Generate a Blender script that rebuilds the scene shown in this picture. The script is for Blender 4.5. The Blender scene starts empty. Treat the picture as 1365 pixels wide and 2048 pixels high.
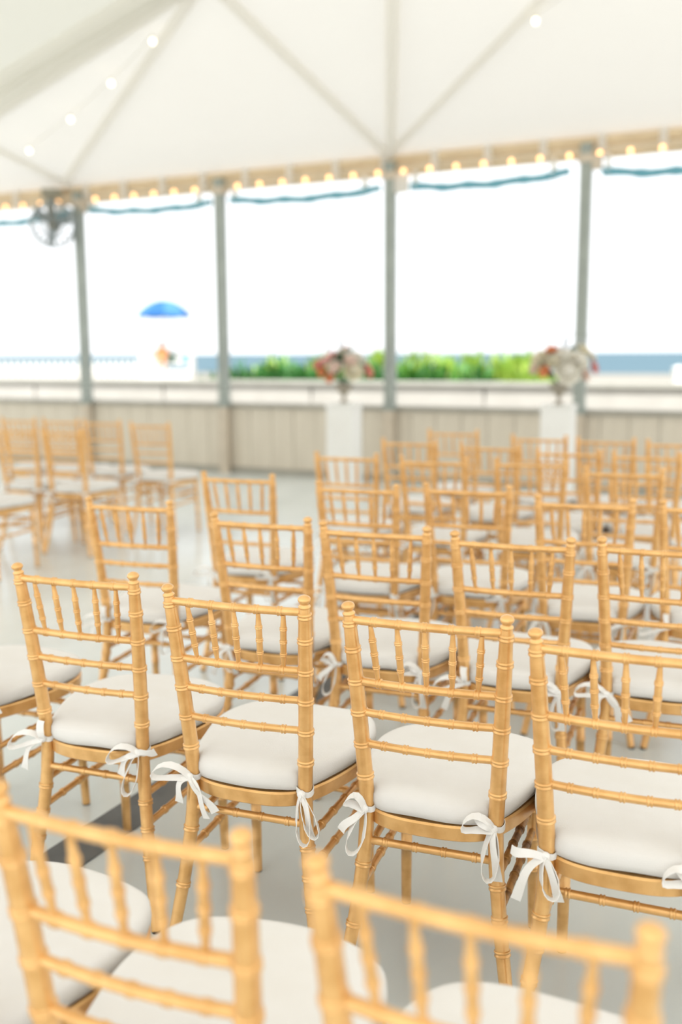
import bpy, math, random
from mathutils import Vector, Matrix

# ------------------------------------------------------------------ camera, sky, sun, exposure
scene = bpy.context.scene
COL = scene.collection
YAW, PITCH, ROLL, EYE = 0.45, 0.1579, -0.0057, 1.428
cam_data = bpy.data.cameras.new('camera')
cam = bpy.data.objects.new('camera', cam_data)
COL.objects.link(cam)
cam.matrix_world = (Matrix.Translation((0, 0, EYE)) @ Matrix.Rotation(YAW, 4, 'Z') @
                    Matrix.Rotation(math.pi / 2 - PITCH, 4, 'X') @ Matrix.Rotation(ROLL, 4, 'Z'))
cam_data.sensor_fit = 'VERTICAL'
cam_data.sensor_height = 36.0
cam_data.sensor_width = 24.0
cam_data.lens = 35.0
cam_data.clip_start = 0.05
cam_data.clip_end = 60000
cam_data.dof.use_dof = True
cam_data.dof.focus_distance = 2.16
cam_data.dof.aperture_fstop = 1.5
scene.camera = cam

world = bpy.data.worlds.new('bright_hazy_sky')
scene.world = world
world.use_nodes = True
wbg = world.node_tree.nodes['Background']
wbg.inputs['Color'].default_value = (0.955, 0.975, 1.0, 1)
wbg.inputs['Strength'].default_value = 1.35

sun_data = bpy.data.lights.new('sun', 'SUN')
sun_data.energy = 5.0
sun_data.angle = math.radians(3)
sun_data.color = (1.0, 0.955, 0.88)
sun = bpy.data.objects.new('sun', sun_data)
COL.objects.link(sun)
sun.rotation_euler = (math.radians(28), math.radians(14), 0)   # high, from behind and right of the camera

vs = scene.view_settings
vs.view_transform = 'Standard'
vs.look = 'None'
vs.exposure = 0.37
vs.gamma = 1.0
vs.use_curve_mapping = False
try:
    scene.cycles.use_denoising = True
    scene.cycles.max_bounces = 10
    scene.cycles.diffuse_bounces = 6
    scene.cycles.caustics_reflective = False
    scene.cycles.caustics_refractive = False
except Exception:
    pass

random.seed(7)
CT, ST = math.cos(YAW), math.sin(YAW)
def room(x, y, z=0.0):
    """metres to the right of / ahead of the camera -> metres in the room"""
    return Vector((x * CT - y * ST, x * ST + y * CT, z))

# ------------------------------------------------------------------ materials
def nt_new(name):
    m = bpy.data.materials.new(name)
    m.use_nodes = True
    nt = m.node_tree
    return m, nt, nt.nodes['Principled BSDF']

def mat(name, col, rough=0.5, metal=0.0, col2=None, scale=8.0, bump=0.0, bscale=60.0, spec=0.5, stretch=None, lo=0.35, hi=0.7, emis=0.0, sheen=0.0, detail=4.0, coat=0.0):
    m, nt, b = nt_new(name)
    N, L = nt.nodes, nt.links
    b.inputs['Roughness'].default_value = rough
    b.inputs['Metallic'].default_value = metal
    b.inputs['Specular IOR Level'].default_value = spec
    if coat:
        b.inputs['Coat Weight'].default_value = coat
        b.inputs['Coat Roughness'].default_value = 0.18
    if sheen:
        b.inputs['Sheen Weight'].default_value = sheen
    tc = N.new('ShaderNodeTexCoord')
    mp = N.new('ShaderNodeMapping')
    L.new(tc.outputs['Object'], mp.inputs['Vector'])
    if stretch:
        mp.inputs['Scale'].default_value = stretch
    nz = N.new('ShaderNodeTexNoise')
    nz.inputs['Scale'].default_value = scale
    nz.inputs['Detail'].default_value = detail
    L.new(mp.outputs['Vector'], nz.inputs['Vector'])
    cr = N.new('ShaderNodeValToRGB')
    c2 = col2 if col2 else tuple(c * 0.93 for c in col)
    cr.color_ramp.elements[0].position = lo
    cr.color_ramp.elements[1].position = hi
    cr.color_ramp.elements[0].color = (*c2, 1)
    cr.color_ramp.elements[1].color = (*col, 1)
    L.new(nz.outputs['Fac'], cr.inputs['Fac'])
    L.new(cr.outputs['Color'], b.inputs['Base Color'])
    if emis:
        b.inputs['Emission Color'].default_value = (*col, 1)
        b.inputs['Emission Strength'].default_value = emis
    if bump:
        n2 = N.new('ShaderNodeTexNoise')
        n2.inputs['Scale'].default_value = bscale
        n2.inputs['Detail'].default_value = 3
        L.new(mp.outputs['Vector'], n2.inputs['Vector'])
        bp = N.new('ShaderNodeBump')
        bp.inputs['Strength'].default_value = bump
        bp.inputs['Distance'].default_value = 0.01
        L.new(n2.outputs['Fac'], bp.inputs['Height'])
        L.new(bp.outputs['Normal'], b.inputs['Normal'])
    return m

def fabric(name, col, trans, amount, col2=None):
    """thin tent cloth: scatters light back and lets part of it through"""
    m, nt, b = nt_new(name)
    N, L = nt.nodes, nt.links
    N.remove(b)
    out = N['Material Output']
    tc = N.new('ShaderNodeTexCoord')
    nz = N.new('ShaderNodeTexNoise')
    nz.inputs['Scale'].default_value = 1.3
    nz.inputs['Detail'].default_value = 5
    L.new(tc.outputs['Object'], nz.inputs['Vector'])
    cr = N.new('ShaderNodeValToRGB')
    cr.color_ramp.elements[0].color = (*(col2 or tuple(c * 0.96 for c in col)), 1)
    cr.color_ramp.elements[1].color = (*col, 1)
    L.new(nz.outputs['Fac'], cr.inputs['Fac'])
    d = N.new('ShaderNodeBsdfDiffuse')
    t = N.new('ShaderNodeBsdfTranslucent')
    t.inputs['Color'].default_value = (*trans, 1)
    L.new(cr.outputs['Color'], d.inputs['Color'])
    mx = N.new('ShaderNodeMixShader')
    mx.inputs[0].default_value = amount
    L.new(d.outputs[0], mx.inputs[1])
    L.new(t.outputs[0], mx.inputs[2])
    L.new(mx.outputs[0], out.inputs['Surface'])
    return m

M = {}
M['gold'] = mat('gold_paint', (0.87, 0.51, 0.19), 0.34, 0.6, (0.72, 0.385, 0.12), 26, 0.04, 160, 0.5, lo=0.3, hi=0.62, coat=0.6)
M['gold_dark'] = mat('worn_gold_paint', (0.60, 0.31, 0.085), 0.42, 0.2, (0.22, 0.11, 0.04), 30, 0.05, 160, lo=0.38, hi=0.6)
M['cushion'] = mat('ivory_cotton', (0.80, 0.775, 0.745), 0.9, 0, (0.77, 0.74, 0.70), 9, 0.12, 420, 0.2, sheen=0.15)
M['ribbon'] = mat('white_ribbon', (0.90, 0.88, 0.85), 0.75, 0, (0.87, 0.84, 0.80), 40, 0.05, 300, 0.25)
M['glide'] = mat('black_rubber', (0.02, 0.02, 0.02), 0.6, 0, (0.03, 0.03, 0.028), 40)
M['floor'] = mat('grey_concrete', (0.75, 0.79, 0.77), 0.22, 0, (0.63, 0.67, 0.655), 2.2, 0.03, 14, 0.5, stretch=(1.0, 0.45, 1), lo=0.3, hi=0.72, detail=9)
M['strip'] = mat('dark_floor_strip', (0.13, 0.135, 0.13), 0.5, 0, (0.09, 0.095, 0.095), 9, 0.08, 40)
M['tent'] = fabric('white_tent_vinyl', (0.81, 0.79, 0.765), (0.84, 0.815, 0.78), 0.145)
M['tent_shade'] = fabric('shaded_tent_vinyl', (0.74, 0.73, 0.68), (0.74, 0.73, 0.67), 0.13)  # same tent vinyl, the left hip face's shade put into its colour
M['valance'] = fabric('tan_valance', (0.80, 0.70, 0.53), (0.80, 0.68, 0.50), 0.26)
M['strap'] = fabric('white_webbing', (0.92, 0.91, 0.88), (0.92, 0.90, 0.86), 0.5)
M['pole'] = fabric('cream_sleeve', (0.88, 0.87, 0.84), (0.92, 0.905, 0.87), 0.72)
M['beam'] = mat('tan_eave_beam', (0.70, 0.56, 0.37), 0.5, 0, (0.62, 0.49, 0.32), 5)
M['post'] = mat('grey_green_post', (0.34, 0.37, 0.335), 0.45, 0.1, (0.29, 0.32, 0.29), 5)
M['post_low'] = mat('taupe_post_base', (0.62, 0.53, 0.42), 0.6, 0, (0.55, 0.47, 0.37), 6)
M['plank'] = mat('taupe_painted_board', (0.70, 0.63, 0.52), 0.65, 0, (0.65, 0.58, 0.475), 3, 0.06, 30, stretch=(6, 6, 0.6))
M['cap'] = mat('grey_wall_cap', (0.40, 0.375, 0.315), 0.6, 0, (0.34, 0.32, 0.27), 4)
M['white_paint'] = mat('white_paint', (0.86, 0.845, 0.81), 0.6, 0, (0.82, 0.80, 0.76), 4)
M['seawall'] = mat('pale_seawall', (0.56, 0.55, 0.52), 0.8, 0, (0.51, 0.50, 0.47), 3, 0.1, 25)
M['seawall_cap'] = mat('grey_seawall_cap', (0.46, 0.46, 0.42), 0.8, 0, (0.40, 0.40, 0.36), 3)
M['ground'] = mat('pale_paving', (0.62, 0.61, 0.58), 0.9, 0, (0.55, 0.54, 0.51), 1.5)
M['sand'] = mat('pale_sand', (0.30, 0.285, 0.25), 0.95, 0, (0.26, 0.248, 0.22), 0.35, 0.3, 2.5, 0.2)
M['sea'] = mat('pale_blue_sea', (0.10, 0.165, 0.20), 0.8, 0, (0.075, 0.135, 0.175), 0.02, 0.3, 0.4, 0.1, stretch=(0.25, 1.6, 1))
M['foam'] = mat('white_surf', (0.9, 0.9, 0.9), 0.9, 0, (0.8, 0.83, 0.85), 0.3)
M['leaf_dark'] = mat('deep_green_leaf', (0.05, 0.22, 0.035), 0.5, 0, (0.025, 0.13, 0.02), 3)
M['leaf_mid'] = mat('mid_green_leaf', (0.13, 0.36, 0.04), 0.5, 0, (0.06, 0.22, 0.025), 2.5)
M['leaf_lime'] = mat('yellow_green_leaf', (0.44, 0.56, 0.09), 0.5, 0, (0.22, 0.42, 0.05), 2.5)
M['stem'] = mat('brown_stem', (0.14, 0.085, 0.045), 0.8)
M['sage'] = mat('dusty_sage_leaf', (0.32, 0.42, 0.32), 0.6, 0, (0.24, 0.34, 0.26), 12)
M['flower_leaf'] = mat('dark_flower_leaf', (0.06, 0.19, 0.06), 0.5, 0, (0.03, 0.11, 0.035), 14)
M['haze_leaf'] = mat('grey_lavender_filler', (0.62, 0.63, 0.66), 0.8, 0, (0.55, 0.58, 0.60), 14)
M['cream_petal'] = fabric('cream_petal', (0.86, 0.81, 0.66), (0.86, 0.8, 0.62), 0.32)
M['ivory_petal'] = fabric('ivory_petal', (0.9, 0.87, 0.8), (0.88, 0.85, 0.75), 0.32)
M['coral_petal'] = fabric('coral_petal', (0.88, 0.42, 0.36), (0.88, 0.38, 0.3), 0.32)
M['orange_petal'] = fabric('orange_petal', (0.88, 0.42, 0.22), (0.88, 0.38, 0.16), 0.32)
M['pink_petal'] = fabric('pink_petal', (0.9, 0.62, 0.58), (0.9, 0.58, 0.52), 0.32)
M['blush_petal'] = fabric('blush_petal', (0.9, 0.76, 0.68), (0.9, 0.72, 0.62), 0.32)
M['vase'] = mat('taupe_vase', (0.40, 0.355, 0.28), 0.45, 0.1, (0.33, 0.29, 0.23), 12)
M['curtain'] = mat('blue_rolled_vinyl', (0.16, 0.43, 0.52), 0.35, 0, (0.11, 0.34, 0.44), 14, 0.1, 50)
M['fan_grey'] = mat('fan_grey_metal', (0.30, 0.285, 0.22), 0.5, 0.2, (0.25, 0.235, 0.18), 8)
M['fan_wire'] = mat('fan_wire_metal', (0.33, 0.37, 0.38), 0.4, 0.4, (0.29, 0.33, 0.34), 8)
M['wire'] = mat('pale_light_cable', (0.70, 0.64, 0.52), 0.6)
M['bulb'] = mat('warm_bulb', (1.0, 0.56, 0.24), 0.4, 0, (1.0, 0.52, 0.2), 5, emis=2.6)
M['bulb_pale'] = mat('pale_warm_bulb', (1.0, 0.90, 0.66), 0.4, 0, (1.0, 0.88, 0.62), 5, emis=3.0)
M['blue_a'] = mat('shaded_blue_canvas', (0.012, 0.125, 0.36), 0.75, 0, (0.009, 0.10, 0.31), 3)  # one blue canvas; these panels have shade painted into the colour
M['blue_b'] = mat('lit_blue_canvas', (0.055, 0.21, 0.45), 0.75, 0, (0.045, 0.18, 0.40), 3)  # the same canvas with the light on it painted in
M['skin'] = mat('tan_skin', (0.60, 0.36, 0.24), 0.6)
M['orange_cloth'] = mat('orange_cloth', (0.85, 0.33, 0.12), 0.8)
M['hair'] = mat('brown_hair', (0.12, 0.07, 0.035), 0.7)
M['bag_green'] = mat('dark_green_canvas', (0.08, 0.13, 0.10), 0.8)
M['bag_teal'] = mat('teal_canvas', (0.10, 0.32, 0.42), 0.8)

# ------------------------------------------------------------------ mesh helpers
class MB:
    def __init__(self):
        self.v, self.f = [], []
    def box(self, x0, x1, y0, y1, z0, z1, mat4=None):
        b = len(self.v)
        for z in (z0, z1):
            for (x, y) in ((x0, y0), (x1, y0), (x1, y1), (x0, y1)):
                p = Vector((x, y, z))
                self.v.append(mat4 @ p if mat4 else p)
        for q in ((0, 3, 2, 1), (4, 5, 6, 7), (0, 1, 5, 4), (1, 2, 6, 5), (2, 3, 7, 6), (3, 0, 4, 7)):
            self.f.append(tuple(b + i for i in q))
        return self
    def tube(self, pts, rad, n=12, cap=True, closed=False):
        pts = [Vector(p) for p in pts]
        if not hasattr(rad, '__len__'):
            rad = [rad] * len(pts)
        b = len(self.v)
        m = len(pts)
        tang = []
        for i in range(m):
            if closed:
                t = pts[(i + 1) % m] - pts[i - 1]
            else:
                t = pts[min(i + 1, m - 1)] - pts[max(i - 1, 0)]
            tang.append(t.normalized() if t.length > 1e-9 else Vector((0, 0, 1)))
        t0 = tang[0]
        u = t0.cross(Vector((0, 0, 1)))
        if u.length < 0.2:
            u = t0.cross(Vector((1, 0, 0)))
        u.normalize()
        for i in range(m):
            t = tang[i]
            u = (u - t * u.dot(t))
            u.normalize()
            w = t.cross(u)
            for k in range(n):
                a = 2 * math.pi * k / n
                self.v.append(pts[i] + (u * math.cos(a) + w * math.sin(a)) * rad[i])
        rng = m if closed else m - 1
        for i in range(rng):
            j = (i + 1) % m
            for k in range(n):
                l = (k + 1) % n
                self.f.append((b + i * n + k, b + i * n + l, b + j * n + l, b + j * n + k))
        if cap and not closed:
            self.f.append(tuple(b + k for k in range(n))[::-1])
            self.f.append(tuple(b + (m - 1) * n + k for k in range(n)))
        return self
    def lathe(self, prof, n=20, mat4=None):
        """prof: (radius, z) from bottom to top"""
        b = len(self.v)
        for r, z in prof:
            for k in range(n):
                a = 2 * math.pi * k / n
                p = Vector((r * math.cos(a), r * math.sin(a), z))
                self.v.append(mat4 @ p if mat4 else p)
        m = len(prof)
        for i in range(m - 1):
            for k in range(n):
                l = (k + 1) % n
                self.f.append((b + i * n + k, b + i * n + l, b + (i + 1) * n + l, b + (i + 1) * n + k))
        self.f.append(tuple(b + k for k in range(n))[::-1])
        self.f.append(tuple(b + (m - 1) * n + k for k in range(n)))
        return self
    def strip(self, pts, widthdirs, w, th=0.0012):
        """a ribbon: closed thin section swept along pts, wide along widthdirs"""
        pts = [Vector(p) for p in pts]
        b = len(self.v)
        m = len(pts)
        for i in range(m):
            t = (pts[min(i + 1, m - 1)] - pts[max(i - 1, 0)]).normalized()
            d = Vector(widthdirs[i] if isinstance(widthdirs, list) else widthdirs)
            d = d - t * d.dot(t)
            d.normalize()
            nn = t.cross(d)
            ww = w[i] if hasattr(w, '__len__') else w
            for (a, c) in ((-1, -1), (1, -1), (1, 1), (-1, 1)):
                self.v.append(pts[i] + d * (a * ww / 2) + nn * (c * th / 2))
        for i in range(m - 1):
            for k in range(4):
                l = (k + 1) % 4
                self.f.append((b + i * 4 + k, b + i * 4 + l, b + (i + 1) * 4 + l, b + (i + 1) * 4 + k))
        self.f.append((b + 3, b + 2, b + 1, b))
        self.f.append(tuple(b + (m - 1) * 4 + k for k in range(4)))
        return self
    def ball(self, c, r, n=10, sx=1, sy=1, sz=1):
        c = Vector(c)
        prof = []
        for i in range(n + 1):
            a = -math.pi / 2 + math.pi * i / n
            prof.append((max(r * math.cos(a), 1e-4), r * math.sin(a)))
        mt = Matrix.Translation(c) @ Matrix.Diagonal((sx, sy, sz, 1))
        return self.lathe(prof, n + 4, mt)
    def poly(self, pts):
        b = len(self.v)
        self.v += [Vector(p) for p in pts]
        self.f.append(tuple(range(b, b + len(pts))))
        return self
    def mesh(self, name, smooth=True, angle=0.7):
        me = bpy.data.meshes.new(name)
        me.from_pydata([tuple(p) for p in self.v], [], self.f)
        me.update()
        if smooth:
            me.polygons.foreach_set('use_smooth', [True] * len(me.polygons))
            if angle and hasattr(me, 'set_sharp_from_angle'):
                me.set_sharp_from_angle(angle=angle)
        return me
    def build(self, name, material, parent=None, smooth=True, angle=0.7):
        return link(name, self.mesh(name, smooth, angle), material, parent)

def link(name, me, material, parent=None):
    if material and not me.materials:
        me.materials.append(material)
    o = bpy.data.objects.new(name, me)
    COL.objects.link(o)
    if parent:
        o.parent = parent
    return o

def thing(name, label, cat, loc=(0, 0, 0), rz=0.0, group=None):
    o = bpy.data.objects.new(name, None)
    o.empty_display_size = 0.1
    COL.objects.link(o)
    o.location = loc
    o.rotation_euler = (0, 0, rz)
    return tag(o, label, cat, group)

def tag(o, label=None, cat=None, group=None, kind=None):
    if label: o['label'] = label
    if cat: o['category'] = cat
    if group: o['group'] = group
    if kind: o['kind'] = kind
    return o

def struct(name, label, loc=(0, 0, 0)):
    o = bpy.data.objects.new(name, None)
    COL.objects.link(o)
    o.location = loc
    o['kind'] = 'structure'
    o['label'] = label
    return o

def copy_tree(o, parent=None):
    c = o.copy()
    COL.objects.link(c)
    c.parent = parent
    for ch in list(o.children):
        copy_tree(ch, c)
    return c

# ------------------------------------------------------------------ the setting
WALL_Y = 10.35
EAVE_Z, EAVE_LO = 3.54, 3.33
POSTS = (-10.75, -8.62, -6.52, -4.35, -2.25, -0.12, 2.0)

fl = MB().box(-15, 8, -6, WALL_Y + 0.1, -0.25, 0.0).build('floor', M['floor'], smooth=False)
tag(fl, 'grey weathered concrete floor under the tent', kind='structure')
st = MB().box(-1.955, -1.805, 0.4, 5.2, -0.02, 0.004).build('trim_1', M['strip'], smooth=False)
tag(st, 'dark strip set in the concrete floor between chair columns', kind='structure')

wf = struct('wall_front', 'low taupe boarded parapet wall at the far side', (0, WALL_Y, 0))
MB().box(-15, 8, 0.03, 0.14, 0, 0.80).build('core', M['plank'], wf, smooth=False)
plank_me = MB().box(-0.145, 0.145, -0.012, 0.03, 0.0, 0.79).mesh('plank', False)
plank_me.materials.append(M['plank'])
x = -11.4
while x < 0.4:
    o = bpy.data.objects.new('plank', plank_me)
    COL.objects.link(o)
    o.parent = wf
    o.location = (x, random.uniform(-0.002, 0.002), 0)
    x += 0.297
MB().box(-15, 8, -0.05, 0.17, 0.795, 0.845).build('cap', M['cap'], wf, smooth=False)
MB().box(-15, 8, -0.03, 0.03, 0.0, 0.07).build('base_board', M['cap'], wf, smooth=False)

# roof: a long hipped tent; all faces are thin cloth
KX, KY, KZ = -4.4, 6.80, 4.25
RX, BX, BY = 7.0, -13.0, -3.2
roof = struct('ceiling', 'white hipped tent roof seen from below', (0, 0, 0))
def cloth(name, pts, material):
    return MB().poly(pts).build(name, material, roof, smooth=False)
cloth('roof_panel', [(BX, WALL_Y + 0.05, EAVE_Z), (RX, WALL_Y + 0.05, EAVE_Z), (RX, KY, KZ), (KX, KY, KZ)], M['tent'])
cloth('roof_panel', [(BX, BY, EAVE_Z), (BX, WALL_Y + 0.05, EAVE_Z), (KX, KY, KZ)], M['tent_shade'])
cloth('roof_panel', [(BX, BY, EAVE_Z), (KX, KY, KZ), (RX, KY, KZ), (RX, BY, EAVE_Z)], M['tent'])
def roof_z(y):
    return EAVE_Z + (KZ - EAVE_Z) * (WALL_Y + 0.05 - y) / (WALL_Y + 0.05 - KY)
def pocket(name, p0, p1, half, depth, m='pole'):
    """pole sleeve sewn to the underside of the cloth: an open half pipe"""
    p0, p1 = Vector(p0), Vector(p1)
    side = (p1 - p0).cross(Vector((0, 0, 1))).normalized()
    mb = MB()
    for p in (p0, p1):
        for k in range(9):
            a_ = math.pi * k / 8
            mb.v.append(p + side * (half * math.cos(a_)) - Vector((0, 0, depth * math.sin(a_) - 0.002)))
    for k in range(8):
        mb.f.append((k, k + 1, k + 10, k + 9))
    return mb.build(name, M[m], roof)
def rafter(x0, y0, x1, y1, r=0.045):
    return pocket('rafter_sleeve', (x0, y0, roof_z(y0)), (x1, y1, roof_z(y1)), r * 1.15, r * 1.6)
rafter(-4.40, 10.30, KX, KY + 0.02)
rafter(-8.75, 10.30, -8.78, 8.72, 0.04)
rafter(-8.70, 10.15, KX - 0.05, KY + 0.05, 0.04)
rafter(-4.32, 10.25, -1.15, KY, 0.035)
rafter(-4.36, 10.30, -2.86, KY, 0.05)
rafter(-0.12, 10.30, -0.12, KY, 0.045)
# bundle of poles with the gathered cloth of the hip
def hip(dy0, dy1, half, depth, m, name):
    pocket(name, (BX, WALL_Y + 0.05 + dy0, EAVE_Z), (KX, KY + dy1, KZ), half, depth, m)
hip(0.0, 0.0, 0.05, 0.08, 'pole', 'hip_sleeve')
hip(-0.42, -0.10, 0.045, 0.08, 'pole', 'hip_sleeve')
hip(-0.85, -0.20, 0.10, 0.07, 'pole', 'hip_fold')

# eave beam with cloth straps, valance outside
eave = struct('trim_2', 'tan eave beam and valance along the far side of the tent', (0, WALL_Y, 0))
MB().tube([(-13, 0, EAVE_Z - 0.06), (7, 0, EAVE_Z - 0.06)], 0.05, 14).build('beam', M['beam'], eave)
MB().tube([(-13, -0.02, EAVE_LO + 0.025), (7, -0.02, EAVE_LO + 0.025)], 0.024, 10).build('lower_rail', M['beam'], eave)
vm = MB()
xs = [-13 + 0.1 * i for i in range(201)]
b0 = 0
for i, xx in enumerate(xs):
    yy = 0.09 + 0.008 * math.sin(xx * 9)
    vm.v += [Vector((xx, yy, EAVE_Z + 0.02)), Vector((xx, yy + 0.01, EAVE_LO))]
    if i:
        vm.f.append((2 * i - 2, 2 * i, 2 * i + 1, 2 * i - 1))
vm.build('valance', M['valance'], eave)
for k in range(18):
    xx = -1.53 - 0.5815 * k + 1.163
    MB().box(xx - 0.038, xx + 0.038, -0.062, 0.06, EAVE_LO - 0.005, EAVE_Z + 0.0).build('strap', M['strap'], eave, smooth=False)

# ------------------------------------------------------------------ outside: sand, sea, sea wall
sm = MB()
prof = [(10.45, -0.25), (16, -0.45), (30, -0.6), (75, -0.65), (120, -1.3), (165, -2.05), (190, -2.6)]
nx = 40
for j, (yy, zz) in enumerate(prof):
    for i in range(nx + 1):
        xx = -260 + 520 * i / nx
        sm.v.append(Vector((xx, yy, zz)))
for j in range(len(prof) - 1):
    for i in range(nx):
        a = j * (nx + 1) + i
        sm.f.append((a, a + 1, a + nx + 2, a + nx + 1))
sand = sm.build('beach_sand', M['sand'])
tag(sand, 'pale sunlit beach sand sloping to the sea', 'sand', kind='stuff')
gb = MB().box(-260, 260, -200, 10.45, -0.6, -0.26).build('ground', M['ground'], smooth=False)
tag(gb, 'pale ground around the tent floor', kind='structure')
sea = MB().poly([(-40000, 150, -2.0), (40000, 150, -2.0), (40000, 40000, -2.0), (-40000, 40000, -2.0)]).build('sea', M['sea'], smooth=False)
tag(sea, 'calm pale blue sea reaching to the horizon', 'sea', kind='stuff')

dm = MB()
DN = 24
for j in range(13):
    for i in range(DN + 1):
        u, v = i / DN, j / 12
        p = room(-34 + 30 * u, 37 + 12 * v)
        h = math.sin(math.pi * v) ** 1.2 * (1 - max(0, (u - 0.62) / 0.38) ** 2) * (1.35 + 0.14 * math.sin(u * 23) + 0.1 * math.sin(u * 9 + 1))
        dm.v.append(Vector((p.x, p.y, -0.68 + h)))
for j in range(12):
    for i in range(DN):
        a = j * (DN + 1) + i
        dm.f.append((a, a + 1, a + DN + 2, a + DN + 1))
tag(dm.build('sand_dune', M['sand']), 'low pale sand dune behind the white picket fence', 'dune')

ow = struct('wall_outer', 'pale low sea wall beyond the parapet', (0, 13.5, 0))
MB().box(-18, 10, 0.05, 0.25, -0.5, 0.96).build('core', M['seawall'], ow, smooth=False)
for k in range(9):
    x0 = -12.47 - 2.73 + 2.73 * k
    MB().box(x0 + 0.02, x0 + 2.71, 0.0, 0.06, -0.4, 0.95).build('panel', M['seawall'], ow, smooth=False)
MB().box(-18, 10, -0.05, 0.30, 0.96, 1.02).build('cap', M['seawall_cap'], ow, smooth=False)

# ------------------------------------------------------------------ tent posts
post_labels = ['grey tent post just outside the left edge of view', 'grey tent post beside the wall fan',
               'grey tent post at the left end of the green hedge', 'grey tent post between the two flower pedestals',
               'grey tent post directly behind the right-hand flower arrangement', 'grey tent post beyond the right edge of view']
for i, px in enumerate(POSTS[1:5]):
    t = thing('tent_post', post_labels[i + 1], 'post', (px, WALL_Y - 0.07, 0), 0, 'tent posts along the parapet')
    MB().box(-0.058, 0.058, -0.055, 0.012, 0.0, 0.80).build('base_sleeve', M['post_low'], t, smooth=False)
    s = MB().box(-0.056, 0.056, -0.05, 0.05, 0.845, EAVE_LO + 0.12)
    s.build('shaft', M['post'], t, smooth=False)
    MB().box(-0.07, 0.07, -0.065, 0.06, 0.80, 0.86).build('foot_plate', M['post'], t, smooth=False)
    MB().box(-0.075, 0.075, -0.06, 0.06, EAVE_LO - 0.06, EAVE_LO + 0.02).build('bracket', M['post_low'], t, smooth=False)
    if i != 1:
        jb = MB().box(0.06, 0.20 if i == 2 else 0.15, -0.05, 0.03, EAVE_LO - 0.20 if i == 2 else EAVE_LO - 0.13, EAVE_LO)
        jb.build('junction_box', M['pole'] if i == 2 else M['post_low'], t, smooth=False)

# rolled blue curtains hanging under the eave, one per bay
bays = [(-10.6, -8.75, 3.17, 3.21, 'left of the wall fan'), (-8.45, -6.65, 3.22, 3.19, 'between the fan post and the next post'),
        (-6.38, -4.48, 3.20, 3.19, 'left of the post between the pedestals'), (-4.12, -2.42, 3.185, 3.20, 'right of the post between the pedestals'),
        (-2.1, -0.25, 3.175, 3.15, 'at the right edge of view')]
for x0, x1, z0, z1, where in bays:
    t = thing('rolled_curtain', 'blue rolled-up clear curtain hanging under the eave ' + where, 'curtain', (x0, WALL_Y - 0.06, 3.1), 0, 'rolled curtains under the eave')
    pts, rr = [], []
    for k in range(33):
        f = k / 32
        sag = 0.045 * 4 * f * (1 - f)
        pts.append((f * (x1 - x0), 0.006 * math.sin(f * 30), z0 + (z1 - z0) * f - sag + 0.008 * math.sin(f * 21) - 3.1))
        rr.append(0.042 + 0.005 * math.sin(f * 37) + 0.003 * math.sin(f * 71))
    MB().tube(pts, rr, 10).build('roll', M['curtain'], t)
    for f in (0.06, 0.93):
        k = int(f * 32)
        px, py, pz = pts[k]
        MB().box(px - 0.02, px + 0.02, -0.036, 0.036, pz - 0.036, EAVE_LO + 0.01 - 3.1).build('hanger_strap', M['strap'], t, smooth=False)

# string lights along the eave and along the rafters
def bulb_mesh(name, r, m):
    me = MB().lathe([(0.0015, -r * 1.25), (r * 0.55, -r * 1.05), (r * 0.95, -r * 0.45), (r, 0), (r * 0.8, r * 0.6), (r * 0.45, r * 1.1)], 12).mesh(name)
    me.materials.append(M[m])
    return me
def light_string(label, pts, me, cable):
    t = thing('string_light', label, 'string light', pts[0], 0)
    base = Vector(pts[0])
    cp = []
    for i in range(len(pts) - 1):
        a, b = Vector(pts[i]) - base, Vector(pts[i + 1]) - base
        for q in range(4):
            f = q / 4
            cp.append(a.lerp(b, f) + Vector((0, 0, 0.028 - 0.02 * 4 * f * (1 - f))))
    cp.append(Vector(pts[-1]) - base + Vector((0, 0, 0.028)))
    MB().tube(cp, 0.005, 6).build('cable', M[cable], t)
    sock = MB().lathe([(0.011, 0.0), (0.013, 0.008), (0.012, 0.03)], 10).mesh('socket')
    sock.materials.append(M['wire'])
    for p in pts:
        p = Vector(p) - base
        b = link('bulb', me, None, t); b.location = p - Vector((0, 0, 0.02))
        s = link('socket', sock, None, t); s.location = p - Vector((0, 0, 0.004))
bm_ = bulb_mesh('bulb', 0.024, 'bulb')
light_string('warm bulbs strung along the tan eave beam', [(-10.1 + 0.2955 * k, WALL_Y - 0.10, EAVE_LO + 0.035) for k in range(32)], bm_, 'wire')
bp_ = bulb_mesh('bulb', 0.022, 'bulb_pale')
def up(x, y): return (x, y, roof_z(y) - 0.10)
light_string('pale bulbs strung beside the left diagonal rafter', [up(-8.21, 9.0), up(-7.12, 8.43), up(-6.15, 7.87), up(-5.27, 7.32)], bp_, 'strap')
light_string('pale bulbs strung beside the right diagonal rafter', [up(-2.15, 7.9), up(-1.35, 7.25)], bp_, 'strap')

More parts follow.
